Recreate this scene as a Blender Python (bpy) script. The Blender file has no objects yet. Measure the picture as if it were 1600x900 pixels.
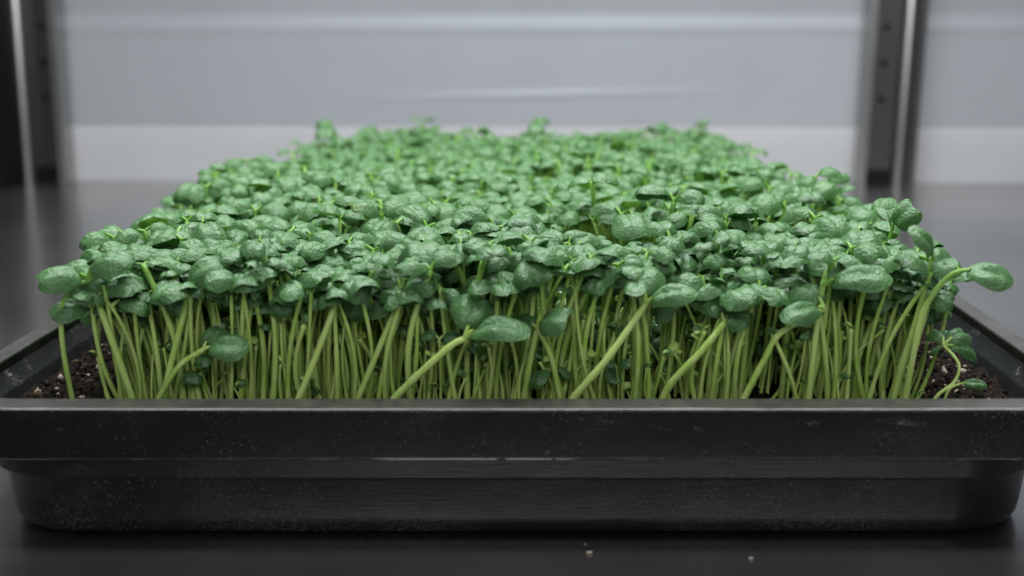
import bpy, math, random
import numpy as np
from mathutils import Vector, Matrix

rng = np.random.default_rng(7)
random.seed(7)
S = bpy.context.scene
COL = S.collection
R = math.radians

# ------------------------------------------------------------------ camera
CAM = Vector((0.011, -0.334, 0.1423))
PITCH = R(11.6)
F = 2000.0            # focal length in photo pixels (1600 wide)
CX, CY = 866.0, 450.0
cam = bpy.data.cameras.new('camera'); cam_o = bpy.data.objects.new('camera', cam); COL.objects.link(cam_o)
cam.sensor_width = 36; cam.lens = F / 1600 * 36
cam.shift_x = -(CX - 800) / 1600
cam_o.location = CAM; cam_o.rotation_euler = (math.pi/2 - PITCH, 0, 0)
cam.clip_start = 0.01; cam.clip_end = 50
cam.dof.use_dof = True; cam.dof.focus_distance = 0.405; cam.dof.aperture_fstop = 10
S.camera = cam_o

# ------------------------------------------------------------------ light
w = bpy.data.worlds.new('World'); S.world = w; w.use_nodes = True
bg = w.node_tree.nodes['Background']; bg.inputs[0].default_value = (0.80, 0.90, 1.0, 1); bg.inputs[1].default_value = 0.14
def area(name, loc, rot, sx, sy, power, col):
    l = bpy.data.lights.new(name, 'AREA'); l.shape = 'RECTANGLE'; l.size = sx; l.size_y = sy; l.energy = power; l.color = col
    o = bpy.data.objects.new(name, l); o.location = loc; o.rotation_euler = rot; COL.objects.link(o); return o
area('tube_lamp', (0.0, 0.34, 0.62), (0, 0, 0), 0.9, 0.10, 7.4, (0.93, 0.98, 1.0))
area('tube_lamp', (0.0, 0.03, 0.64), (0, 0, 0), 0.9, 0.10, 5.0, (0.93, 0.98, 1.0))
area('room_lamp', (0.1, -0.95, 0.62), (R(60), 0, 0), 1.0, 0.35, 4.0, (0.97, 0.98, 1.0))
vs = S.view_settings
vs.view_transform = 'Standard'; vs.look = 'None'; vs.exposure = 0; vs.gamma = 1; vs.use_curve_mapping = False

# ------------------------------------------------------------------ helpers
cp, sp = math.cos(PITCH), math.sin(PITCH)
def ray(px, py):
    a, b = (px - CX) / F, -(py - CY) / F
    return Vector((a, cp + b * sp, -sp + b * cp))
def at(px, py, Y):                      # the point seen at a photo pixel, at depth Y
    d = ray(px, py); return CAM + d * ((Y - CAM.y) / d.y)
def at_z(px, py, z):
    d = ray(px, py); return CAM + d * ((z - CAM.z) / d.z)

def tag(o, label=None, cat=None, group=None, kind=None):
    for k, v in (('label', label), ('category', cat), ('group', group), ('kind', kind)):
        if v: o[k] = v
    return o
def empty(name, loc=(0, 0, 0)):
    o = bpy.data.objects.new(name, None); o.location = loc; o.empty_display_size = 0.005; COL.objects.link(o); return o
def mesh_data(name, verts, faces, mats, smooth=True, mat_idx=None, attrs=None):
    me = bpy.data.meshes.new(name); me.from_pydata([tuple(v) for v in verts], [], [tuple(f) for f in faces])
    for m in mats: me.materials.append(m)
    if smooth: me.polygons.foreach_set('use_smooth', [True] * len(me.polygons))
    if mat_idx is not None: me.polygons.foreach_set('material_index', mat_idx)
    if attrs:
        for k, v in attrs.items():
            a = me.attributes.new(k, 'FLOAT', 'POINT'); a.data.foreach_set('value', np.asarray(v, np.float32))
    me.update(); return me
def obj(name, me, parent=None, M=None):
    o = bpy.data.objects.new(name, me); COL.objects.link(o)
    if parent: o.parent = parent
    if M is not None: o.matrix_basis = M
    return o

class NT:
    def __init__(s, name):
        s.m = bpy.data.materials.new(name); s.m.use_nodes = True; s.t = s.m.node_tree; s.t.nodes.clear()
        s.out = s.t.nodes.new('ShaderNodeOutputMaterial')
    def n(s, typ, inp=None, **props):
        nd = s.t.nodes.new('ShaderNode' + typ)
        for k, v in props.items(): setattr(nd, k, v)
        for k, v in (inp or {}).items():
            if isinstance(v, bpy.types.NodeSocket): s.t.links.new(v, nd.inputs[k])
            else: nd.inputs[k].default_value = v
        return nd
    def math(s, op, a, b=0.0, c=0.0, clamp=False):
        return s.n('Math', {0: a, 1: b, 2: c}, operation=op, use_clamp=clamp).outputs[0]
    def mix(s, f, a, b):
        nd = s.t.nodes.new('ShaderNodeMix'); nd.data_type = 'RGBA'
        for i, v in ((0, f), (6, a), (7, b)):
            if isinstance(v, bpy.types.NodeSocket): s.t.links.new(v, nd.inputs[i])
            else: nd.inputs[i].default_value = v
        return nd.outputs[2]
    def ramp(s, f, a, b):                   # clamp01((f-a)/(b-a)), smooth
        return s.n('MapRange', {0: f, 1: a, 2: b, 3: 0.0, 4: 1.0}, interpolation_type='SMOOTHSTEP').outputs[0]
    def noise(s, vec, scale, detail=3, rough=0.5):
        i = {'Scale': scale, 'Detail': detail, 'Roughness': rough}
        if vec is not None: i['Vector'] = vec
        return s.n('TexNoise', i).outputs['Fac']
    def coord(s): return s.n('TexCoord').outputs['Object']
    def scalev(s, v, sc): return s.n('Mapping', {'Vector': v, 'Scale': sc}).outputs[0]
    def bump(s, h, strength, dist): return s.n('Bump', {'Height': h, 'Strength': strength, 'Distance': dist}).outputs[0]
    def done(s, sh): s.t.links.new(sh, s.out.inputs[0]); return s.m
def C4(r, g, b): return (r, g, b, 1)

# ------------------------------------------------------------------ materials
def mat_leaf():
    t = NT('leaf_green'); co = t.coord()
    tone = t.math('FRACT', t.math('ADD', t.n('Attribute', attribute_name='tone').outputs['Fac'], t.n('ObjectInfo').outputs['Random']))
    rib = t.n('Attribute', attribute_name='rib').outputs['Fac']
    edge = t.n('Attribute', attribute_name='edge').outputs['Fac']
    geo = t.n('NewGeometry')
    pos = geo.outputs['Position']
    nz = t.noise(pos, 420, 4, 0.6)
    c = t.mix(tone, C4(0.012, 0.066, 0.010), C4(0.048, 0.155, 0.020))
    c = t.mix(t.ramp(nz, 0.35, 0.75), c, C4(0.040, 0.145, 0.030))
    c = t.mix(t.math('MULTIPLY', t.ramp(tone, 0.93, 0.97), 0.7), c, C4(0.16, 0.30, 0.045))
    c = t.mix(t.math('MULTIPLY', rib, 0.45), c, C4(0.17, 0.30, 0.11))
    c = t.mix(t.math('MULTIPLY', edge, 0.25), c, C4(0.12, 0.26, 0.08))
    c = t.mix(geo.outputs['Backfacing'], c, C4(0.10, 0.24, 0.075))
    vor = t.n('TexVoronoi', {'Vector': pos, 'Scale': 1500.0}, feature='SMOOTH_F1').outputs['Distance']
    wr = t.noise(pos, 750, 3, 0.6)
    drops = t.ramp(t.n('TexVoronoi', {'Vector': pos, 'Scale': 900.0}).outputs['Distance'], 0.20, 0.08)
    dm = t.math('MULTIPLY', drops, t.ramp(t.noise(pos, 260, 2), 0.61, 0.69))
    h = t.math('ADD', t.math('MULTIPLY', vor, 0.5), wr)
    h = t.math('ADD', h, t.math('MULTIPLY', dm, 0.9))
    h = t.math('ADD', h, t.math('MULTIPLY', t.noise(pos, 300, 2, 0.5), 1.0))
    nrm = t.bump(h, 0.70, 0.00062)
    rough = t.math('SUBTRACT', 0.35, t.math('MULTIPLY', dm, 0.35))
    p = t.n('BsdfPrincipled', {'Base Color': c, 'Roughness': rough, 'Normal': nrm, 'Specular IOR Level': 0.75,
                               'Sheen Weight': 0.06, 'Sheen Roughness': 0.4, 'Sheen Tint': C4(0.75, 0.95, 0.9)})
    tr = t.n('BsdfTranslucent', {'Color': t.mix(0.5, c, C4(0.24, 0.52, 0.04)), 'Normal': nrm})
    return t.done(t.n('MixShader', {0: 0.30, 1: p.outputs[0], 2: tr.outputs[0]}).outputs[0])
def mat_stem():
    t = NT('stem_pale_green'); pos = t.n('NewGeometry').outputs['Position']
    tone = t.math('FRACT', t.math('ADD', t.n('Attribute', attribute_name='tone').outputs['Fac'], t.n('ObjectInfo').outputs['Random']))
    nz = t.noise(t.scalev(pos, (1, 1, 0.35)), 500, 4, 0.6)
    c = t.mix(tone, C4(0.33, 0.54, 0.085), C4(0.52, 0.68, 0.19))
    c = t.mix(t.ramp(nz, 0.40, 0.72), c, C4(0.55, 0.68, 0.25))
    zz = t.n('SeparateXYZ', {0: pos}).outputs[2]
    c = t.mix(t.math('MULTIPLY', t.ramp(zz, 0.056, 0.076), 0.85), c, C4(0.115, 0.30, 0.034))
    h = t.noise(pos, 1300, 3, 0.6)
    nrm = t.bump(h, 0.4, 0.0003)
    p = t.n('BsdfPrincipled', {'Base Color': c, 'Roughness': 0.45, 'Normal': nrm, 'Specular IOR Level': 0.45,
                               'Subsurface Weight': 0.25, 'Subsurface Radius': (0.0012, 0.0016, 0.0005), 'Subsurface Scale': 1.0})
    return t.done(p.outputs[0])
def mat_tray(name='black_plastic', radd=0.0, spec=0.45):
    t = NT(name); co = t.coord()
    z = t.n('SeparateXYZ', {0: co}).outputs[2]; x = t.n('SeparateXYZ', {0: co}).outputs[0]
    st = t.scalev(co, (0.35, 0.35, 1.0))
    nzz = t.n('SeparateXYZ', {0: t.n('NewGeometry').outputs['Normal']}).outputs[2]
    big = t.noise(t.scalev(co, (1, 1, 1.8)), 30, 4, 0.6)
    fine = t.noise(t.scalev(co, (0.6, 0.6, 1)), 1500, 5, 0.75)
    speck = t.ramp(t.noise(co, 2300, 2, 0.5), 0.67, 0.74)
    film = t.math('MULTIPLY', t.ramp(fine, 0.40, 0.75), t.ramp(big, 0.46, 0.74))
    sp2 = t.math('MULTIPLY', speck, t.ramp(t.noise(co, 34, 4, 0.6), 0.42, 0.64))
    def band(zc, wd): return t.ramp(t.math('ABSOLUTE', t.math('SUBTRACT', z, zc)), wd, wd * 0.35)
    def along(off, sc, a, b): return t.ramp(t.noise(t.n('Mapping', {'Vector': co, 'Location': (off, 0, 0), 'Scale': (1, 1, 0.05)}).outputs[0], sc, 5, 0.7), a, b)
    # residue lying on the ledge, heaviest in one long streak, and a little below the rim edge
    streak = t.math('MULTIPLY', t.ramp(t.math('ABSOLUTE', t.math('ADD', x, 0.011)), 0.030, 0.020), along(3.0, 120, 0.36, 0.5))
    ledge = t.math('MULTIPLY', band(0.0257, 0.0007), t.math('MAXIMUM', streak, t.math('MULTIPLY', along(0.0, 46, 0.50, 0.62), t.math('MULTIPLY_ADD', t.ramp(x, -0.105, -0.125), 0.3, 0.10))))
    ledge = t.math('ADD', ledge, t.math('MULTIPLY', t.math('MULTIPLY', band(0.0350, 0.0030), t.ramp(t.noise(t.scalev(co, (0.35, 1, 1)), 150, 5, 0.68), 0.57, 0.70)), t.math('MULTIPLY', t.ramp(fine, 0.40, 0.65), 0.32)))
    low = t.math('MULTIPLY', t.math('MULTIPLY', t.ramp(z, 0.012, 0.003), t.ramp(fine, 0.45, 0.72)), t.ramp(t.noise(t.scalev(co, (1, 1, 0.3)), 18, 3), 0.42, 0.62))
    topd = t.math('MULTIPLY', t.math('MULTIPLY', t.ramp(nzz, 0.75, 0.98), t.ramp(z, 0.0384, 0.0392)), t.math('MULTIPLY_ADD', t.noise(co, 130, 4, 0.65), 0.22, 0.06))
    dust = t.math('ADD', t.math('ADD', t.math('MULTIPLY', film, 0.11), t.math('MULTIPLY', sp2, 0.8)), t.math('ADD', t.math('MULTIPLY', ledge, 1.4), t.math('ADD', topd, t.math('MULTIPLY', low, 0.20))), clamp=True)
    c = t.mix(dust, C4(0.0030, 0.0034, 0.0038), C4(0.34, 0.31, 0.28))
    rough = t.math('ADD', t.math('MULTIPLY', t.noise(st, 120, 4, 0.6), 0.26), t.math('MULTIPLY_ADD', dust, 0.4, 0.11 + radd), clamp=True)
    scr = t.noise(t.scalev(co, (0.08, 0.08, 1.0)), 1600, 3, 0.6)
    h = t.math('ADD', t.math('MULTIPLY', scr, 0.3), t.math('ADD', t.math('MULTIPLY', t.noise(co, 60, 2), 1.5), t.math('MULTIPLY', dust, 0.6)))
    p = t.n('BsdfPrincipled', {'Base Color': c, 'Roughness': rough, 'Normal': t.bump(h, 0.25, 0.0006), 'Specular IOR Level': spec})
    return t.done(p.outputs[0])
def mat_soil():
    t = NT('dark_soil'); co = t.n('NewGeometry').outputs['Position']
    tone = t.n('Attribute', attribute_name='tone').outputs['Fac']
    nz = t.noise(co, 700, 5, 0.7)
    c = t.mix(t.ramp(nz, 0.35, 0.7), C4(0.005, 0.004, 0.0035), C4(0.034, 0.023, 0.016))
    c = t.mix(t.ramp(tone, 0.55, 0.90), c, C4(0.11, 0.075, 0.048))
    c = t.mix(t.ramp(tone, 0.93, 0.95), c, C4(0.50, 0.42, 0.34))
    p = t.n('BsdfPrincipled', {'Base Color': c, 'Roughness': 0.95, 'Specular IOR Level': 0.12, 'Normal': t.bump(t.noise(co, 1800, 4, 0.7), 0.9, 0.0010)})
    return t.done(p.outputs[0])
def mat_steel(name, base, rough, brush=(0.02, 1, 1), stain=0.0, metal=1.0, var=0.10):
    t = NT(name); co = t.coord()
    br = t.noise(t.scalev(co, brush), 900, 4, 0.7)
    cl = t.noise(co, 7, 4, 0.55)
    c = t.mix(t.ramp(cl, 0.3, 0.7), C4(*[b * (1 - var) for b in base]), C4(*base))
    c = t.mix(t.math('MULTIPLY', t.ramp(br, 0.45, 0.75), 0.25), c, C4(*[b * 0.75 for b in base]))
    if stain:
        s = t.math('MULTIPLY', t.ramp(t.noise(co, 160, 5, 0.7), 0.60, 0.72), t.ramp(cl, 0.45, 0.62))
        c = t.mix(t.math('MULTIPLY', s, stain), c, C4(0.22, 0.20, 0.18))
    rr = t.math('ADD', t.math('MULTIPLY_ADD', br, 0.12, rough - 0.06), t.math('MULTIPLY_ADD', cl, 0.10, -0.05))
    p = t.n('BsdfPrincipled', {'Base Color': c, 'Metallic': metal, 'Roughness': rr, 'Normal': t.bump(br, 0.04, 0.0002)})
    return t.done(p.outputs[0])

LEAF, STEM, TRAY, SOIL = mat_leaf(), mat_stem(), mat_tray(), mat_soil()
INNER = mat_tray('matte_inner_plastic', 0.35, 0.12)
SHELF = mat_steel('brushed_shelf_steel', (0.54, 0.525, 0.52), 0.24, (0.03, 1, 1), 0.5, 0.975, 0.30)
WALL = mat_steel('satin_wall_steel', (0.37, 0.383, 0.403), 0.50, (0.02, 1, 1), 0.0, 0.25, 0.06)
STRIP = mat_steel('pale_upstand_steel', (0.455, 0.448, 0.455), 0.55, (0.02, 1, 1), 0.0, 0.0, 0.05)
POST = mat_steel('dark_post_steel', (0.16, 0.155, 0.15), 0.34, (1, 1, 0.03), 0.2)
RIB = mat_steel('bright_post_steel', (0.40, 0.39, 0.37), 0.36, (1, 1, 0.03))
DARK = mat_steel('blackened_side_steel', (0.022, 0.024, 0.025), 0.5, (1, 0.05, 1))

# ------------------------------------------------------------------ setting: shelf, walls, posts
YW = 0.854; WROT = R(1.6)
def box(v, f, x0, x1, y0, y1, z0, z1):
    b = len(v)
    v += [(x0,y0,z0),(x1,y0,z0),(x1,y1,z0),(x0,y1,z0),(x0,y0,z1),(x1,y0,z1),(x1,y1,z1),(x0,y1,z1)]
    f += [(b,b+3,b+2,b+1),(b+4,b+5,b+6,b+7),(b,b+1,b+5,b+4),(b+1,b+2,b+6,b+5),(b+2,b+3,b+7,b+6),(b+3,b,b+4,b+7)]
v, f = [], []; box(v, f, -1.0, 1.0, -0.75, 1.0, -0.03, 0.0)
tag(obj('shelf', mesh_data('shelf', v, f, [SHELF], False)), 'brushed grey stainless steel shelf under the seedling tray', kind='structure')

# folded back wall, a sheet profile (depth offset, height) extruded along x; the crease is a shallow bead that fades out sideways
def wall_mesh(prof, name, mat, x0=-1.0, x1=1.0, n=80, bead=None):
    v, f = [], []; m = len(prof)
    for i in range(n + 1):
        x = x0 + (x1 - x0) * i / n
        for (d, z) in prof:
            dd = d
            if bead:
                zc, wz, xc, wx, amp = bead
                dd += amp * math.exp(-((z - zc - 0.003*math.sin(8*(x-xc))) / wz) ** 2) * math.exp(-((x - xc) / wx) ** 2)
            v.append((x, -dd, z))
    for i in range(n):
        for j in range(m - 1):
            a = i * m + j; f.append((a, a + m, a + m + 1, a + 1))
    return mesh_data(name, v, f, [mat], True)
zs = [0.0505 + 0.0009 * k for k in range(0, 90)]
prof = [(0.0, z) for z in zs]
prof += [(0.0, 0.1330), (0.0003, 0.1345), (0.0005, 0.139), (0.0002, 0.1440), (-0.0005, 0.1475), (-0.0008, 0.152), (-0.0005, 0.1580), (0.0, 0.1600), (0.0, 0.24), (0.0, 1.0)]
wl = obj('back_wall', wall_mesh(prof, 'back_wall', WALL, bead=(0.0795, 0.0034, -0.005, 0.12, 0.0010)))
tag(wl, 'blurred pale steel back wall with horizontal folds behind the tray', kind='structure')
st = obj('wall_upstand', wall_mesh([(0.0008, 0.0), (0.0010, 0.03), (0.0010, 0.0490), (0.0006, 0.0503), (-0.002, 0.0504)], 'wall_upstand', STRIP))
tag(st, 'lighter steel strip along the foot of the back wall', kind='structure')
for o in (wl, st): o.location = (0, YW, 0); o.rotation_euler = (0, 0, -WROT)
v, f = [], []; box(v, f, -0.50, -0.474, 0.79, 0.875, 0.0, 0.7)
tag(obj('side_wall', mesh_data('side_wall', v, f, [DARK], False)), 'dark side wall beside the left post', kind='structure')

def post(loc, flip, lean, label):
    t = empty('rack_post', loc); t.rotation_euler = (0, lean, 0)
    tag(t, label, 'post', 'slotted steel posts against the back wall')
    s = flip
    def bx(v, f, a, b, *r): box(v, f, min(s*a, s*b), max(s*a, s*b), *r)
    H = 0.70
    v, f = [], []                                             # slotted web: two strips with bridges between the slots
    bx(v, f, 0.004, 0.0125, -0.010, -0.008, 0, H); bx(v, f, 0.0185, 0.027, -0.010, -0.008, 0, H)
    z = 0.0
    for k in range(22):
        z0 = 0.077 + 0.032 * k
        bx(v, f, 0.0125, 0.0185, -0.010, -0.008, z, z0 - 0.0025); z = z0 + 0.0025
    bx(v, f, 0.0125, 0.0185, -0.010, -0.008, z, H)
    obj('slotted_web', mesh_data('slotted_web', v, f, [POST], False), t)
    v, f = [], []; bx(v, f, 0.004, 0.027, -0.0075, -0.004, 0.0, H)
    obj('backing', mesh_data('backing', v, f, [DARK], False), t)
    v, f = [], []; bx(v, f, -0.003, 0.0035, -0.022, -0.002, 0, H)
    obj('flange', mesh_data('flange', v, f, [RIB], False), t)
    n = 14; v, f = [], []                                     # rounded outer rib
    for (zz) in (0.0, H):
        for k in range(n): a = 2*math.pi*k/n; v.append((s*0.0335 + 0.0062*math.cos(a), -0.014 + 0.009*math.sin(a), zz))
    f = [(k, (k+1) % n, n+(k+1) % n, n+k) for k in range(n)]; f.append(tuple(range(n, 2*n)))
    obj('rib', mesh_data('rib', v, f, [RIB], True), t)
    v, f = [], []; bx(v, f, 0.040, 0.048, -0.020, -0.003, 0, H)
    obj('flange', mesh_data('flange', v, f, [POST], False), t)
    v, f = [], []; bx(v, f, 0.003, 0.028, -0.0135, -0.0103, 0.001, 0.014)
    obj('foot_bracket', mesh_data('foot_bracket', v, f, [DARK], False), t)
xl = at(104, 281, YW + 0.012 - 0.02).x
xr = at(1342, 287, YW - 0.008 - 0.02).x
post((xl, YW + 0.012 - 0.006, 0), -1, R(0.3), 'slotted steel post with a bright rounded rib beside the dark side wall')
post((xr, YW - 0.008 - 0.006, 0), 1, R(1.6), 'dark slotted steel post behind the right rear corner of the seedlings')

# ------------------------------------------------------------------ tray
TX, TL = 0.168, 0.54
def rloop(inset, z, r, ix=None, n=9):
    hx, hy = TX - (inset if ix is None else ix), TL/2 - inset; pts = []
    for (sx, sy, a0) in ((1, 1, 0), (-1, 1, 90), (-1, -1, 180), (1, -1, 270)):
        for k in range(n + 1):
            a = R(a0 + 90 * k / n); pts.append((sx*(hx - r) + r*math.cos(a), TL/2 + sy*(hy - r) + r*math.sin(a), z))
    return pts
def sweep(prof, name, mat, cap=False, jit=0.0):
    v, f = [], []; m = None
    for row in prof:
        L = rloop(*row); m = len(L)
        v += L
    for j in range(len(prof) - 1):
        for k in range(m):
            a, b = j*m + k, j*m + (k+1) % m; f.append((a, b, b + m, a + m))
    if cap: f.append(tuple(range((len(prof)-1)*m, len(prof)*m)))
    return mesh_data(name, v, f, [mat], True)
def sharp_mod(o):
    b = o.modifiers.new('bevel', 'BEVEL'); b.width = 0.0005; b.segments = 2; b.limit_method = 'ANGLE'; b.angle_limit = R(35); b.harden_normals = True
tray = empty('seedling_tray', (0, 0, 0))
tag(tray, 'black plastic growing tray with dusty scuffed sides, full of seedlings', 'tray')
rim = obj('rim', sweep([(0.0112, 0.0370, .022, .0080), (0.0106, 0.0396, .0225, .0076), (0.0100, 0.0402, .023, .0070), (0.0050, 0.0400, .026, .0040), (0.0012, 0.0402, .029, .0011), (0.0003, 0.0396, .030, .0003), (0.0001, 0.0380, .030, .0001),
                        (-0.0003, 0.0262, .030, .0), (0.0001, 0.0256, .030, .0004), (0.0022, 0.0254, .030, .0100), (0.0030, 0.0250, .030, .0125), (0.0031, 0.0192, .030, .0130), (0.0042, 0.0187, .030, .0142), (0.0056, 0.0186, .030, .0160)], 'rim', TRAY), tray)
body = obj('body', sweep([(0.0046, 0.0188, .030, .0155), (0.0050, 0.0178, .030, .0160), (0.0070, 0.0062, .027, .0176), (0.0076, 0.0030, .026, .0184), (0.0088, 0.0012, .025, .0196), (0.0112, 0.0005, .024, .0220), (0.030, 0.0005, .02, .04)], 'body', TRAY, True), tray)
liner = obj('inner_wall', sweep([(0.0111, 0.0372, .022, .0081), (0.0118, 0.0338, .022, .0110), (0.0128, 0.0334, .021, .0125), (0.0133, 0.0328, .021, .0132), (0.0190, 0.0030, .018, .0280)], 'inner_wall', INNER, True), tray)
for o in (rim, body, liner): sharp_mod(o)

# ------------------------------------------------------------------ soil
ZS = 0.0300
def fract_noise(x, y, seed, f0=60, octv=5):
    r = np.random.default_rng(seed); o = np.zeros_like(x); a = 1.0; fr = f0
    for _ in range(octv):
        for _ in range(3):
            th = r.uniform(0, 6.28); o += a * np.sin(fr*(x*np.cos(th) + y*np.sin(th)) + r.uniform(0, 6.28)) / 3
        a *= 0.55; fr *= 1.9
    return o
nx, ny = 190, 300
X, Y = np.meshgrid(np.linspace(-0.1532, 0.1532, nx), np.linspace(0.0145, 0.5255, ny))
Z = ZS + 0.0011 * fract_noise(X, Y, 3, 150) + rng.normal(0, 0.00065, X.shape)
idx = np.arange(nx*ny).reshape(ny, nx)
fc = np.stack([idx[:-1, :-1], idx[:-1, 1:], idx[1:, 1:], idx[1:, :-1]], -1).reshape(-1, 4)
so = obj('soil', mesh_data('soil', np.stack([X, Y, Z], -1).reshape(-1, 3), fc.tolist(), [SOIL], True, attrs={'tone': rng.uniform(0, .5, nx*ny)}))
tag(so, 'dark crumbly potting soil filling the black tray', 'soil', kind='stuff')

import bmesh
bm = bmesh.new(); bmesh.ops.create_icosphere(bm, subdivisions=1, radius=1.0)
ICOV = np.array([v.co[:] for v in bm.verts]); ICOF = np.array([[v.index for v in fa.verts] for fa in bm.faces]); bm.free()
class Bulk:
    def __init__(s): s.v, s.f, s.mi, s.at, s.n = [], [], [], {}, 0
    def add(s, v, f, mi, **at):
        s.v.append(v); s.f.append(f + s.n); s.mi.append(mi)
        for k, a in at.items(): s.at.setdefault(k, []).append(np.broadcast_to(a, (len(v),)))
        s.n += len(v)
    def build(s, name, mats):
        v = np.concatenate(s.v).astype(np.float32); f = np.concatenate(s.f).astype(np.int32)
        me = bpy.data.meshes.new(name); me.vertices.add(len(v)); me.vertices.foreach_set('co', v.ravel())
        me.loops.add(f.size); me.loops.foreach_set('vertex_index', f.ravel())
        me.polygons.add(len(f)); me.polygons.foreach_set('loop_start', np.arange(0, f.size, 3, dtype=np.int32))
        me.update(calc_edges=True)
        me.polygons.foreach_set('use_smooth', np.ones(len(f), bool))
        for m in mats: me.materials.append(m)
        me.polygons.foreach_set('material_index', np.concatenate(s.mi).astype(np.int32))
        for k, a in s.at.items():
            q = me.attributes.new(k, 'FLOAT', 'POINT'); q.data.foreach_set('value', np.concatenate(a).astype(np.float32))
        me.validate(); me.update(); return me
gb = Bulk()
for _ in range(6500):
    front = rng.random() < 0.55
    x = rng.uniform(-0.1480, 0.1480); y = 0.016 + (rng.random()**1.5) * 0.10 if front else rng.uniform(0.016, 0.52)
    if rng.random() < 0.33: x = rng.choice([-1, 1]) * rng.uniform(0.116, 0.1515)
    s = rng.uniform(0.0004, 0.0010) * (1.7 if rng.random() < 0.08 else 1)
    v = ICOV * (1 + rng.normal(0, 0.22, (len(ICOV), 1))) * rng.uniform(0.6, 1.25, 3) * s
    a = rng.uniform(0, 6.28); c, d = math.cos(a), math.sin(a)
    v = v @ np.array([[c, d, 0], [-d, c, 0], [0, 0, 1]])
    zz = ZS + float(0.0011 * fract_noise(np.array([x]), np.array([y]), 3, 150)[0])
    gb.add(v + np.array([x, y, zz + 0.3*s]), ICOF, np.zeros(len(ICOF)), tone=rng.random())
tag(obj('soil_granules', gb.build('soil_granules', [SOIL])), 'loose pale and brown grains scattered over the soil', 'soil grains', kind='stuff')

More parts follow.
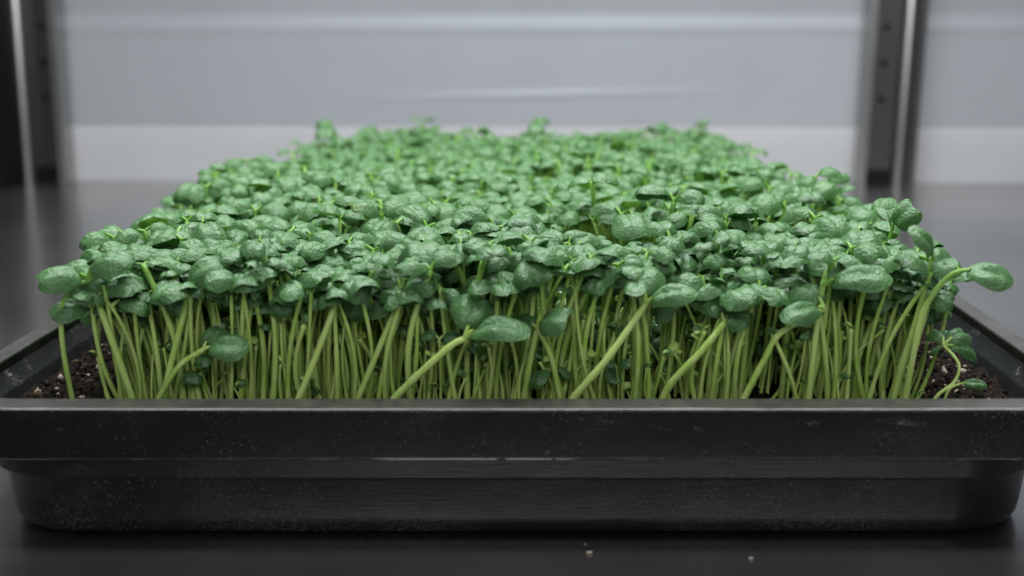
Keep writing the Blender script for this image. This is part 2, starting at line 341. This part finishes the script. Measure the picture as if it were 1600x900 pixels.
# ------------------------------------------------------------------ seedling pieces
def leaf_arrays(seed, rings, segs, thick, kind):
    r = np.random.default_rng(seed)
    W = r.uniform(0.92, 1.08) if kind == 'heart' else r.uniform(0.68, 0.82)
    notch = r.uniform(0.06, 0.13) if kind == 'heart' else 0.0
    a = r.uniform(1.2, 1.9) if kind == 'heart' else r.uniform(0.6, 1.1)
    b = r.uniform(2.0, 2.8) if kind == 'heart' else r.uniform(1.0, 1.6)
    pet = 0.14
    ph = r.uniform(0, 6.28, 12); th = 2*np.pi*np.arange(segs)/segs
    u = 0.5 - 0.5*np.cos(th); s = np.sin(th)
    wd = (0.86 + 0.28*u - 0.12*u*u) if kind == 'heart' else (0.80 + 0.32*u - 0.12*u*u)
    py = W/2*s*wd; px = u.copy()
    if kind != 'heart': px = px + 0.05*np.exp(-(py/0.12)**2)*(u > .5)
    py = W/2*wd*np.sign(s)*np.abs(s)**0.78
    px = px - notch*np.exp(-(py/0.16)**2)*(u > 0.5)
    px = px + 0.012*np.sin(5*th + ph[0]); py = py*(1 + 0.03*np.sin(3*th + ph[1]))
    rho = (np.arange(rings + 1)/rings)**0.9
    P = [(0.5, 0.0)]; Q = [0.0]
    for k in range(1, rings + 1):
        for i in range(segs):
            P.append((0.5 + rho[k]*(px[i]-0.5), rho[k]*py[i])); Q.append(rho[k])
    P = np.array(P); Q = np.array(Q); U, V = P[:, 0], P[:, 1]
    wr = 0.010*np.sin(17*U + 9*V + ph[2]) + 0.010*np.sin(-13*U + 15*V + ph[3]) + 0.014*np.sin(9*U + 5*np.abs(V)*3 + ph[4]) + 0.018*np.sin(6*V + ph[5])*np.sin(5*U + ph[6])
    edge = 0.018*Q**4*np.sin(4*np.arctan2(V, U-.5) + ph[7])
    puff = 0.075*np.sin(np.pi*np.clip(U, 0, 1))*np.exp(-((np.abs(V)-0.2)/0.13)**2)
    h = 0.6*wr*(0.4+0.6*Q) + edge + puff - 0.030*np.exp(-(V/0.045)**2)*(1-0.7*U) - 0.075*Q**3.5
    au, bv = a*U, b*V
    x = np.sin(au)/a; z = -(1-np.cos(au))/a
    y = np.sin(bv)/b; zz = -(1-np.cos(bv))/b
    top = np.stack([x + (h+zz)*np.sin(au)*0.6, y, z + zz*np.cos(au) + h*np.cos(au)], -1)
    tris = [(0, 1+i, 1+(i+1) % segs) for i in range(segs)]
    for k in range(rings-1):
        for i in range(segs):
            p, q = 1+k*segs+i, 1+k*segs+(i+1) % segs
            tris += [(p, p+segs, q+segs), (p, q+segs, q)]
    tris = np.array(tris)
    rib = np.exp(-(V/0.035)**2)*(1-0.6*np.clip(U, 0, 1)); ed = Q**6
    if thick:
        bot = top.copy(); bot[:, 2] -= 0.030*(1-Q**3); n = len(top)
        tris = np.concatenate([tris, tris[:, ::-1] + n]); top = np.concatenate([top, bot]); rib = np.concatenate([rib, rib]); ed = np.concatenate([ed, ed])
    # petiole
    base = top[1].copy() if False else np.array([0.0, 0.0, 0.0])
    top = top + np.array([pet, 0, 0.06]); ns = 6 if thick else 4; nl = 4 if thick else 2
    pv, pf = [], []
    for j in range(nl+1):
        t_ = j/nl; c = np.array([t_*(pet+0.10), 0, 0.06*math.sin(t_*1.57) - 0.02*t_]); rad = 0.050*(1-t_)+0.030*t_
        for k in range(ns): q = 2*np.pi*k/ns; pv.append(c + rad*np.array([-0.4*np.sin(q), np.cos(q), np.sin(q)]))
    for j in range(nl):
        for k in range(ns):
            p, q = j*ns+k, j*ns+(k+1) % ns; pf += [(p, q, q+ns), (p, q+ns, p+ns)]
    n = len(top); allv = np.concatenate([top, np.array(pv)]); allf = np.concatenate([tris, np.array(pf)+n])
    mi = np.concatenate([np.zeros(len(tris)), np.ones(len(pf))])
    rib = np.concatenate([rib, np.ones(len(pv))]); ed = np.concatenate([ed, np.zeros(len(pv))])
    # chord frame: tip of midline on +x, length 1
    tip = np.array([pet + np.sin(a)/a, 0, 0.06-(1-np.cos(a))/a]); L = np.hypot(tip[0], tip[2]); an = math.atan2(-tip[2], tip[0])
    c, d = math.cos(an), math.sin(an)
    Rm = np.array([[c, 0, -d], [0, 1, 0], [d, 0, c]])
    return (allv @ Rm.T)/L, allf, mi, rib, ed
def tube(pts, rad, ns):
    pts = [Vector(p) for p in pts]; v, f = [], []
    for i, p in enumerate(pts):
        d = (pts[min(i+1, len(pts)-1)] - pts[max(i-1, 0)]).normalized()
        e1 = d.cross(Vector((0, 1, 0.01))).normalized(); e2 = d.cross(e1)
        for k in range(ns):
            q = 2*math.pi*k/ns; v.append(p + rad[i]*(math.cos(q)*e1 + math.sin(q)*e2))
    for j in range(len(pts)-1):
        for k in range(ns):
            a, b = j*ns+k, j*ns+(k+1) % ns; f += [(a, b, b+ns), (a, b+ns, a+ns)]
    n = len(v); v.append(pts[-1] + (pts[-1]-pts[-2]).normalized()*rad[-1]*0.6)
    f += [(n-1-ns+1+k-1+0, n-ns+(k+1) % ns, n) if False else (n-ns+k, n-ns+(k+1) % ns, n) for k in range(ns)]
    return np.array([tuple(p) for p in v]), np.array(f)
NSTEM = 14
def stem_arrays(seed, hi):
    r = np.random.default_rng(100+seed); n = 20 if hi else 5; ns = 8 if hi else 5
    bx, by = r.uniform(-0.10, 0.10, 2); wx, wy = r.uniform(-0.08, 0.08, 2); r0 = r.uniform(0.011, 0.020); ph = r.uniform(0, 6)
    pts, rad = [], []
    for i in range(n+1):
        t_ = i/n
        pts.append((bx*t_*t_ + wx*math.sin(3.14*t_), by*t_*t_ + wy*math.sin(3.14*t_), t_))
        rad.append(r0*(1 + (r.normal(0, 0.07) if hi else 0))*(1.18 - 0.30*t_ + 0.10*math.sin(9*t_+ph)*(1-t_) + 0.25*math.exp(-(t_/0.06)**2) + 0.22*math.exp(-((t_-1)/0.07)**2)))
    v, f = tube(pts, rad, ns); return v, f, np.array(pts[-1])
KINDS = ['heart']*9 + ['oval']*5
LHI = [leaf_arrays(i, 9, 34, True, k) for i, k in enumerate(KINDS)]
LLO = [leaf_arrays(i, 4, 14, False, k) for i, k in enumerate(KINDS)]
SHI = [stem_arrays(i, True) for i in range(NSTEM)]
SLO = [stem_arrays(i, False) for i in range(NSTEM)]
def leaf_me(a): return mesh_data('leaf', a[0], a[1].tolist(), [LEAF, STEM], True, a[2].astype(int).tolist(), {'rib': a[3], 'edge': a[4]})
LME = [leaf_me(a) for a in LHI]
SME = [mesh_data('stem', a[0], a[1].tolist(), [STEM], True) for a in SHI]

def frame(xdir, up, s, loc, sy=1.0):
    x = xdir.normalized(); y = up.cross(x).normalized(); z = x.cross(y)
    return Matrix(((x.x*s, y.x*s*sy, z.x*s, loc.x), (x.y*s, y.y*s*sy, z.y*s, loc.y), (x.z*s, y.z*s*sy, z.z*s, loc.z), (0, 0, 0, 1)))
def dirv(az, pitch): return Vector((math.cos(az)*math.cos(pitch), math.sin(az)*math.cos(pitch), math.sin(pitch)))

# a seedling = dict(base, stem (variant, Matrix) or custom points, leaves [(variant, Matrix)] ) ; leaf matrices are world
def plant(base, height, lean_az, lean, leaves, sv=None, spin=None):
    sv = rng.integers(NSTEM) if sv is None else sv; spin = rng.uniform(0, 6.28) if spin is None else spin
    rot = Matrix.Rotation(lean, 4, Vector((-math.sin(lean_az), math.cos(lean_az), 0))) @ Matrix.Rotation(spin, 4, 'Z')
    M = Matrix.Translation(base) @ rot @ Matrix.Scale(height, 4)
    top = M @ Vector(SHI[sv][2])
    ls = []
    for (var, az, pitch, roll, size) in leaves:
        up = Vector((0, 0, 1)) + 0.0*base
        d = dirv(az, pitch)
        side = Vector((-math.sin(az), math.cos(az), 0)); up = Vector((0, 0, 1)) + side*roll
        ls.append((var, frame(d, up, size, top)))
    return dict(base=base, stem=(sv, M), leaves=ls, top=top)
def custom(path, leaves, rad=0.00125):
    # path: world points bottom to top (smoothed); leaves: (variant, tip point, up vector, widen)
    P = [Vector(p) for p in path]; pts = []
    for i in range(len(P)-1):
        p0, p1, p2, p3 = P[max(i-1, 0)], P[i], P[i+1], P[min(i+2, len(P)-1)]
        for k in range(6):
            t_ = k/6; pts.append(0.5*((2*p1) + (p2-p0)*t_ + (2*p0-5*p1+4*p2-p3)*t_*t_ + (3*p1-p0-3*p2+p3)*t_**3))
    pts.append(P[-1]); n = len(pts)-1
    rad *= 0.76; rd = [rad*(1.15-0.30*i/n + 0.06*math.sin(i*1.7)) for i in range(n+1)]
    return dict(base=P[0], pts=pts, rad=rd, top=P[-1], leaves=[(lv, frame(Vector(tp)-P[-1], Vector(up), (Vector(tp)-P[-1]).length, P[-1], wd)) for (lv, tp, up, wd) in leaves])

heroes = []        # (plant, label)
def H(label, path, leaves, rad=0.00125):
    fw = lambda Y: max(0.0135, Y - 0.009) if Y < 0.05 else Y
    path = [(a, b, fw(Y)) for a, b, Y in path]; leaves = [(lv, (a, b, Y - 0.009 if Y < 0.06 else Y), up, wd) for lv, (a, b, Y), up, wd in leaves]
    P = [at(*p) for p in path]
    if P[0].z > ZS: P = [Vector((P[0].x - 0.3*(P[1].x - P[0].x), P[0].y, ZS - 0.001))] + P
    else: P[0].z = ZS - 0.001
    path = P
    heroes.append((custom(path, [(lv, at(*tp), up, wd) for (lv, tp, up, wd) in leaves], rad), label))
UP = (0, -0.35, 1)
# seedlings that stand out in the photograph: stem pixels with depth, leaf tips with depth
H('tall seedling bowing over the front left corner of the tray, thin curved stem', [(118, 640, .030), (112, 618, .030), (98, 540, .028), (97, 480, .027), (112, 452, .028), (140, 438, .029)],
  [(1, (50, 440, .022), (-0.2, -0.45, 1), 0.95), (4, (216, 414, .026), (0.1, -0.3, 1), 0.8)], 0.00095)
H('thick pale stemmed seedling leaning left, second from the front left corner', [(212, 645, .028), (205, 618, .028), (180, 545, .028), (158, 485, .029), (152, 470, .030)],
  [(10, (120, 462, .022), (0, -0.8, 1), 1.0), (2, (232, 445, .040), (-0.2, -0.2, 1), 1.0)], 0.00135)
H('seedling with a stout forked stem and lime folded leaf near the left end', [(250, 645, .027), (256, 618, .027), (272, 550, .030), (290, 478, .033), (295, 455, .034)],
  [(0, (240, 448, .030), (0.3, -0.3, 1), 0.8), (5, (350, 405, .036), (0, -0.5, 1), 1.0)], 0.00135)
H('low seedling with one dark leaf pointing right on a curved pale stem', [(240, 640, .025), (252, 616, .025), (280, 572, .025), (318, 546, .026)],
  [(11, (386, 543, .024), (-0.15, -1.0, 1), 1.15), (6, (352, 512, .034), (0, -0.6, 1), 1.0)], 0.00110)
H('seedling leaning right under two rounded leaves, left of the middle of the front', [(455, 650, .025), (470, 616, .025), (498, 545, .027), (522, 480, .030), (528, 452, .032)],
  [(3, (590, 462, .026), (0, -0.6, 1), 1.0), (7, (478, 430, .040), (0, -0.5, 1), 1.0)], 0.00130)
H('slender seedling leaning right, beside the sprawling twin-leaf stem', [(548, 650, .030), (562, 616, .030), (592, 545, .032), (620, 480, .034), (628, 455, .035)],
  [(8, (690, 440, .030), (0, -0.6, 1), 1.0), (0, (600, 415, .050), (0, -0.5, 1), 1.0)], 0.00120)
H('sprawling seedling with a stem slanting low over the rim and two pale flat leaves', [(598, 650, .024), (622, 617, .024), (665, 575, .023), (705, 540, .022), (726, 529, .022)],
  [(12, (826, 517, .017), (0.05, -0.5, 1), 0.85), (4, (745, 462, .034), (0.3, -0.7, 1), 0.9)], 0.00140)
H('low seedling whose round leaf hangs forward in the middle of the front', [(880, 645, .032), (872, 610, .032), (862, 560, .031), (842, 515, .029)],
  [(1, (893, 494, .021), (0.0, -0.6, 1), 1.1), (9, (800, 500, .040), (0, -0.6, 1), 1.0)], 0.00110)
H('seedling with a long straight pale stem slanting right to a fork', [(878, 650, .024), (900, 617, .024), (945, 565, .024), (985, 510, .025), (1008, 476, .026)],
  [(13, (1088, 456, .022), (0.0, -0.6, 1), 0.85), (2, (1000, 420, .040), (0, -0.6, 1), 1.0)], 0.00140)
H('seedling leaning right with hairy stem and two drooping leaves, right of the middle', [(1030, 640, .030), (1048, 600, .030), (1095, 550, .030), (1132, 505, .031)],
  [(6, (1176, 500, .026), (0.2, -0.9, 1), 1.1), (3, (1100, 462, .040), (0, -0.6, 1), 1.0)], 0.00150)
H('seedling leaning right whose leaf points back left over a pale stem', [(1148, 650, .024), (1166, 616, .024), (1195, 560, .025), (1220, 520, .026), (1288, 482, .027)],
  [(10, (1224, 496, .020), (-0.1, -0.7, 1), 0.9), (5, (1240, 455, .040), (0, -0.5, 1), 0.9)], 0.00125)
H('tall seedling at the front right end reaching out with one long oval leaf', [(1412, 650, .030), (1416, 616, .030), (1428, 550, .029), (1446, 480, .028), (1478, 436, .027), (1500, 424, .026)],
  [(11, (1582, 440, .020), (0.1, -0.9, 1), 1.15), (9, (1472, 405, .034), (0, -0.8, 1), 0.9)], 0.00120)
H('tall seedling at the right end with a leaf raised above its forked stem', [(1392, 645, .034), (1400, 610, .034), (1420, 540, .033), (1440, 470, .032), (1456, 408, .032)],
  [(12, (1424, 355, .030), (0.8, -0.9, 0.5), 0.9), (13, (1380, 420, .045), (0, -0.5, 1), 1.0)], 0.00120)
H('lone curled seedling lying on bare soil in the front right corner', [(1452, 640, .026), (1466, 617, .026), (1490, 598, .027), (1499, 575, .028), (1490, 556, .030), (1474, 540, .032)],
  [(9, (1452, 552, .032), (0, -1, 1), 0.5), (10, (1530, 560, .036), (0, -0.6, 1), 0.5), (3, (1508, 534, .042), (0.2, -0.5, 1), 0.7), (5, (1462, 528, .044), (0, -0.5, 1), 0.8)], 0.00062)
H('tiny side shoot with one small leaf beside the curled seedling', [(1476, 625, .026), (1486, 606, .026), (1500, 600, .026)], [(9, (1542, 601, .025), (0, -0.9, 1), 0.75)], 0.00048)
H('seedling standing highest at the right edge, leaf upright against the grey shelf', [(1375, 480, .075), (1380, 430, .075), (1388, 380, .075), (1394, 358, .075)],
  [(1, (1432, 318, .071), (-0.7, -1.2, 0.7), 1.2), (9, (1372, 322, .085), (0.8, -0.6, 0.7), 0.8)], 0.00085)
H('seedling with one broad smooth oval leaf held forward near the right end', [(1262, 640, .030), (1268, 580, .030), (1278, 500, .030), (1286, 446, .030)],
  [(11, (1392, 434, .024), (0.0, -0.6, 1), 0.95), (8, (1300, 400, .048), (0, -0.5, 1), 1.0)], 0.00115)

# rounded leaf heads that can be made out in the canopy: centre pixel, width px, way the front leaf points (deg), words
canopy = [
 (985, 347, 76, -70, 'domed leaf standing proud behind the dark hollow in the bed'), (1094, 366, 62, -100, 'pair of puckered leaves right of the dark hollow'),
 (1142, 349, 58, -60, 'broad cupped leaf behind the puckered pair right of the hollow'), (832, 362, 62, -110, 'notched round leaf at the left edge of the dark hollow'),
 (662, 400, 88, -80, 'widest puckered leaf in the middle left of the front canopy'), (602, 374, 66, -60, 'smooth domed leaf behind the widest puckered leaf'),
 (728, 391, 58, -70, 'folded leaf right of the widest puckered leaf'), (505, 374, 52, -30, 'leaf with its tip turned right, left of the smooth domed leaf'),
 (440, 376, 76, -100, 'wide drooping leaf in the left part of the canopy'), (325, 358, 62, -60, 'large rounded leaf at the left edge over the dark gap'),
 (200, 368, 54, -150, 'leaf hanging out over the left tray wall'), (300, 302, 62, -120, 'leaf jutting out at the left edge halfway back'),
 (912, 398, 66, -80, 'glossy domed leaf at the front of the dark hollow'), (957, 424, 58, -80, 'rounded leaf below the front edge of the hollow'),
 (560, 450, 62, -70, 'leaf low in the front canopy above slanting stems'), (660, 436, 64, -100, 'creased leaf below the widest puckered leaf'),
 (1345, 378, 80, -100, 'big domed leaf in the right part of the canopy'), (1298, 352, 76, -60, 'domed leaf behind the big one on the right'),
 (1305, 406, 56, -140, 'small domed leaf left of the big one on the right'), (780, 402, 52, -80, 'speckled leaf left of the notched round leaf'),
 (1050, 382, 50, -120, 'leaf with a cleft just right of the hollow'), (1180, 430, 60, -80, 'leaf in front of the canopy right of the middle'),
 (400, 440, 60, -80, 'shaded leaf in the left front canopy'), (740, 480, 62, -40, 'leaf hanging low above the sprawling pale leaves'),
 (1010, 408, 50, -60, 'upright folded leaf beside the long slanting stem'), (1245, 395, 55, -100, 'crinkled leaf left of the small domed leaf'),
 (365, 258, 50, -160, 'leaf sticking out at the far left edge of the bed'), (510, 204, 44, -90, 'round leaf standing up at the far left corner of the bed'),
 (838, 198, 42, -90, 'round leaf standing tallest on the far edge'),
]
for i, (px, py, wpx, az, lab) in enumerate(canopy):
    zt = 0.0755 + 0.0022*math.sin(i*2.3) + (0.006 if py < 210 else 0)
    if py > 420: zt -= 0.006
    p = at_z(px, py, zt)
    if py > 420: p = at(px, py, 0.030 + 0.004*(i % 3)); zt = p.z
    if p.y > 0.505: p = at(px, py, 0.5)
    zt = p.z
    dep = (p - CAM).dot(Vector((0, cp, -sp)))
    size = wpx*dep/F/0.98
    a = R(az); d = dirv(a, -0.35); var = int(i % 9)
    att = p - d*size*0.5 - Vector((0, 0, 0.10*size)); height = att.z - ZS + 0.001
    base = Vector((max(-0.121, min(0.121, att.x*0.985)) + rng.uniform(-.002, .002), max(att.y + rng.uniform(0, .003), 0.022), ZS - 0.001))
    mid = (base*0.5 + att*0.5) + Vector((rng.uniform(-.002, .002), rng.uniform(-.002, .002), 0))
    heroes.append((custom([base, mid, att], [(var, att + d*size, (0.0, -0.25, 1), 1.0), (int((i*3+2) % 9), att + dirv(a + math.pi + rng.uniform(-.5, .5), -0.1)*size*0.85, (0, -0.2, 1), 0.95)], 0.0011), 'seedling with a ' + lab))

# ------------------------------------------------------------------ the dense bed
XM = 0.119
def canopy_z(x, y):
    h = 0.0735 + 0.0030*math.sin(31*x + 1.3)*math.sin(23*y + .4) + 0.0022*math.sin(70*x + 40*y)
    h += 0.003*min(1, max(0, (y-0.03)/0.06))
    e = max(0, abs(x) - 0.10)/0.02; h -= 0.004*e
    h -= 0.003*max(0, (y-0.25)/0.25)
    return h
hb = [(p['base'].x, p['base'].y) for p, _ in heroes]
cells = {}
def ok(x, y, dmin):
    ci, cj = int(x//0.004), int(y//0.004)
    for i in range(ci-2, ci+3):
        for j in range(cj-2, cj+3):
            for (a, b) in cells.get((i, j), ()):
                if (a-x)**2 + (b-y)**2 < dmin*dmin: return False
    cells.setdefault((ci, cj), []).append((x, y)); return True
for x, y in hb: ok(x, y, 0.0)
THIN = [(rng.uniform(-0.115, 0.115), 0.03 + 0.40*rng.random()**1.5, rng.uniform(0.005, 0.011)) for _ in range(44)]   # thin patches where seedlings stayed short
plants = []
tries = 0
while len(plants) < 2500 and tries < 60000:
    tries += 1
    y = 0.026 + 0.480*rng.random() if rng.random() > 0.30 else 0.026 + 0.055*rng.random()
    x = rng.uniform(-XM - 0.024*min(1, max(0, y-0.03)/0.20) + 0.020*max(0, (y-0.28)/0.22), XM + 0.002 - 0.010*max(0, (y-0.22)/0.28))
    if abs(x) > 0.115 and y < 0.1 and rng.random() < 0.4: continue
    hol = ((x-0.026)/0.030)**2 + ((y-0.088)/0.042)**2
    if not ok(x, y, 0.0032 if y < 0.07 else 0.0060 if y < 0.14 else 0.0053): continue
    if hol > 1 and any(((x-a)/r)**2 + ((y-b)/(1.5*r))**2 < 1 for a, b, r in THIN) and rng.random() < 0.80:
        if y < 0.056: continue
        hol = 0.5
    hz = canopy_z(x, y) + rng.normal(0, 0.0034)
    u = rng.random()
    if hol < 1: hz = 0.044 + 0.010*rng.random()
    elif y < 0.06 and u < 0.09: hz = 0.045 + 0.022*rng.random()
    elif y < 0.05: hz += 0.003 - abs(rng.normal(0, 0.003)); 
    elif y > 0.06 and u < 0.16: hz -= rng.uniform(0.008, 0.025)
    size = rng.uniform(0.0100, 0.0148) if hz > 0.066 else rng.uniform(0.006, 0.0105)
    size *= 1 - 0.30*min(1, max(0, y-0.08)/0.30)
    if y < 0.045: size *= rng.uniform(0.65, 0.95)
    # outward lean at the borders
    ex, ey = (x/XM)**5*0.20, (-0.10*(1 - min(1, (y-0.021)/0.03)) + 0.10*max(0, (y-0.47)/0.03))
    lx, ly = ex + rng.normal(0, 0.055), ey + rng.normal(0, 0.05)
    if y < 0.035: lx += rng.normal(0.04, 0.07)
    lean = min(0.42, math.hypot(lx, ly)); laz = math.atan2(ly, lx)
    az = rng.uniform(0, 6.28); L = []
    va, vb = rng.integers(len(KINDS)), rng.integers(len(KINDS))
    far = 1.0 if rng.random() > 0.10 else 0.5
    for var, a in ((va, az), (vb, az + math.pi + rng.normal(0, 0.3))):
        if KINDS[var] == 'oval' and rng.random() < 0.4: var = rng.integers(9)
        L.append((int(var), a, rng.normal(-0.12, 0.27) + (0.35 if far < 1 else 0), rng.normal(0, 0.22), size*rng.uniform(0.85, 1.12)))
    p = plant(Vector((x, y, ZS - 0.001)), (hz - 0.004 - ZS)/math.cos(lean), laz, lean, L)
    p['hz'] = hz
    plants.append(p)
tries = 0; n0 = len(plants)
while len(plants) < n0 + 150 and tries < 16000:            # thinner seedlings whose heads stay under the canopy
    tries += 1
    x, y = rng.uniform(-0.117, 0.117), 0.027 + 0.055*rng.random()
    if not ok(x, y, 0.0024): continue
    hz = rng.uniform(0.062, 0.074); az = rng.uniform(0, 6.28); size = rng.uniform(0.0065, 0.0095)
    L = [(int(rng.integers(9)), az + k*math.pi, rng.normal(0.1, 0.3), rng.normal(0, 0.3), size*rng.uniform(0.8, 1.1)) for k in (0, 1)]
    p = plant(Vector((x, y, ZS - 0.001)), hz - ZS, rng.uniform(0, 6.28), abs(rng.normal(0.04, 0.07)), L); p['hz'] = 0.06; plants.append(p)

def build_single(p, label, group, cat='seedling'):
    root = empty('seedling', p['base']); inv = Matrix.Translation(-p['base'])
    tag(root, label, cat, group)
    if 'stem' in p: obj('stem', SME[p['stem'][0]], root, inv @ p['stem'][1])
    else:
        v, f = tube([q - p['base'] for q in p['pts']], p['rad'], 10)
        obj('stem', mesh_data('stem', v, f.tolist(), [STEM], True), root)
    for var, M in p['leaves']: obj('leaf', LME[var], root, inv @ M)
for p, lab in heroes: build_single(p, lab, 'seedlings growing in the black tray')

def score(p):
    d = (p['top'] - CAM).length; s = p['leaves'][0][1].to_scale().x/d
    return s*(1.0 if p['hz'] > 0.066 else 0.6)*(1.35 if p['base'].y < 0.036 else 1.0)
plants.sort(key=score, reverse=True)
NS = 298 - len(heroes)
def zone(p):
    b = p['base']; low = p['hz'] < 0.066
    side = 'left third' if b.x < -0.042 else 'right third' if b.x > 0.042 else 'middle third'
    dx = p['top'].x - b.x; lean = 'left-leaning' if dx < -0.0030 else 'right-leaning' if dx > 0.0030 else 'upright'
    n = sum(KINDS[l[0]] == 'oval' for l in p['leaves']); sz = p['leaves'][0][1].to_scale().x
    shape = ('notched leaves', 'notched and oval leaves', 'oval leaves')[n]
    if low: return f'short {lean} seedling with {shape} among the stems, {side} of bed', f'short seedlings, {side}'
    row = 'in front row' if b.y < 0.036 else 'behind front row' if b.y < 0.075 else 'deep in bed'
    big = 'large' if sz > 0.0135 else 'medium' if sz > 0.0118 else 'small'
    return f'{big} {lean} seedling with {shape} {row}, {side} of tray', f'seedlings {row}, {side}'
for p in plants[:NS]:
    lab, grp = zone(p); build_single(p, lab, grp)
bk = Bulk()
def xf(v, M): A = np.array(M); return v @ A[:3, :3].T + A[:3, 3]
for p in plants[NS:]:
    t1 = rng.random()
    near = p['base'].y < 0.10
    sv, M = p['stem']; a = (SHI if near else SLO)[sv]
    bk.add(xf(a[0], M), a[1], np.ones(len(a[1])), tone=t1, rib=1.0, edge=0.0)
    for var, M in p['leaves']:
        a = (LHI if near else LLO)[var]; bk.add(xf(a[0], M), a[1], a[2], tone=rng.random(), rib=a[3], edge=a[4])
for _ in range(520):                                    # late sprouts, a centimetre or two tall, low among the stems
    x, y = rng.uniform(-0.120, 0.120), 0.024 + 0.085*rng.random(); h = rng.uniform(0.007, 0.030)
    p = plant(Vector((x, y, ZS - 0.001)), h, rng.uniform(0, 6.28), abs(rng.normal(0, 0.22)),
              [(int(rng.integers(9)), rng.uniform(0, 6.28), rng.uniform(0.2, 1.1), rng.normal(0, .4), rng.uniform(0.0018, 0.0042)) for _ in (0, 1)])
    sv, M = p['stem']; M = M @ Matrix.Diagonal((1.9 if h < 0.015 else 1.35, 1.9 if h < 0.015 else 1.35, 1, 1)); a = SHI[sv]
    bk.add(xf(a[0], M), a[1], np.ones(len(a[1])), tone=rng.random(), rib=1.0, edge=0.0)
    for var, M in p['leaves']:
        a = LLO[var]; bk.add(xf(a[0], M), a[1], np.where(rng.random() < 0.5, 1, a[2]), tone=0.96, rib=0.8, edge=a[4])
tag(obj('seedling_mass', bk.build('seedling_mass', [LEAF, STEM])), 'dense mass of green seedlings filling the rest of the tray', 'seedlings', kind='stuff')

# ------------------------------------------------------------------ crumbs on the shelf
CR = mat_soil(); 
for (px, py, s, lab) in ((921, 863, 0.0008, 'pale crumb on the shelf below the middle of the tray'), (1173, 872, 0.0006, 'pale crumb on the shelf right of the middle crumb'), (914, 850, 0.0004, 'tiny dark crumb close under the tray edge')):
    p = at_z(px, py, s*0.5)
    v = ICOV*(1 + rng.normal(0, 0.18, (len(ICOV), 1)))*np.array([1.3, 0.8, 0.6])*s
    o = obj('crumb', mesh_data('crumb', v, ICOF.tolist(), [SOIL], True, attrs={'tone': np.full(len(v), 0.95)})); o.location = p
    tag(o, lab, 'crumb', 'crumbs of dried soil on the shelf')
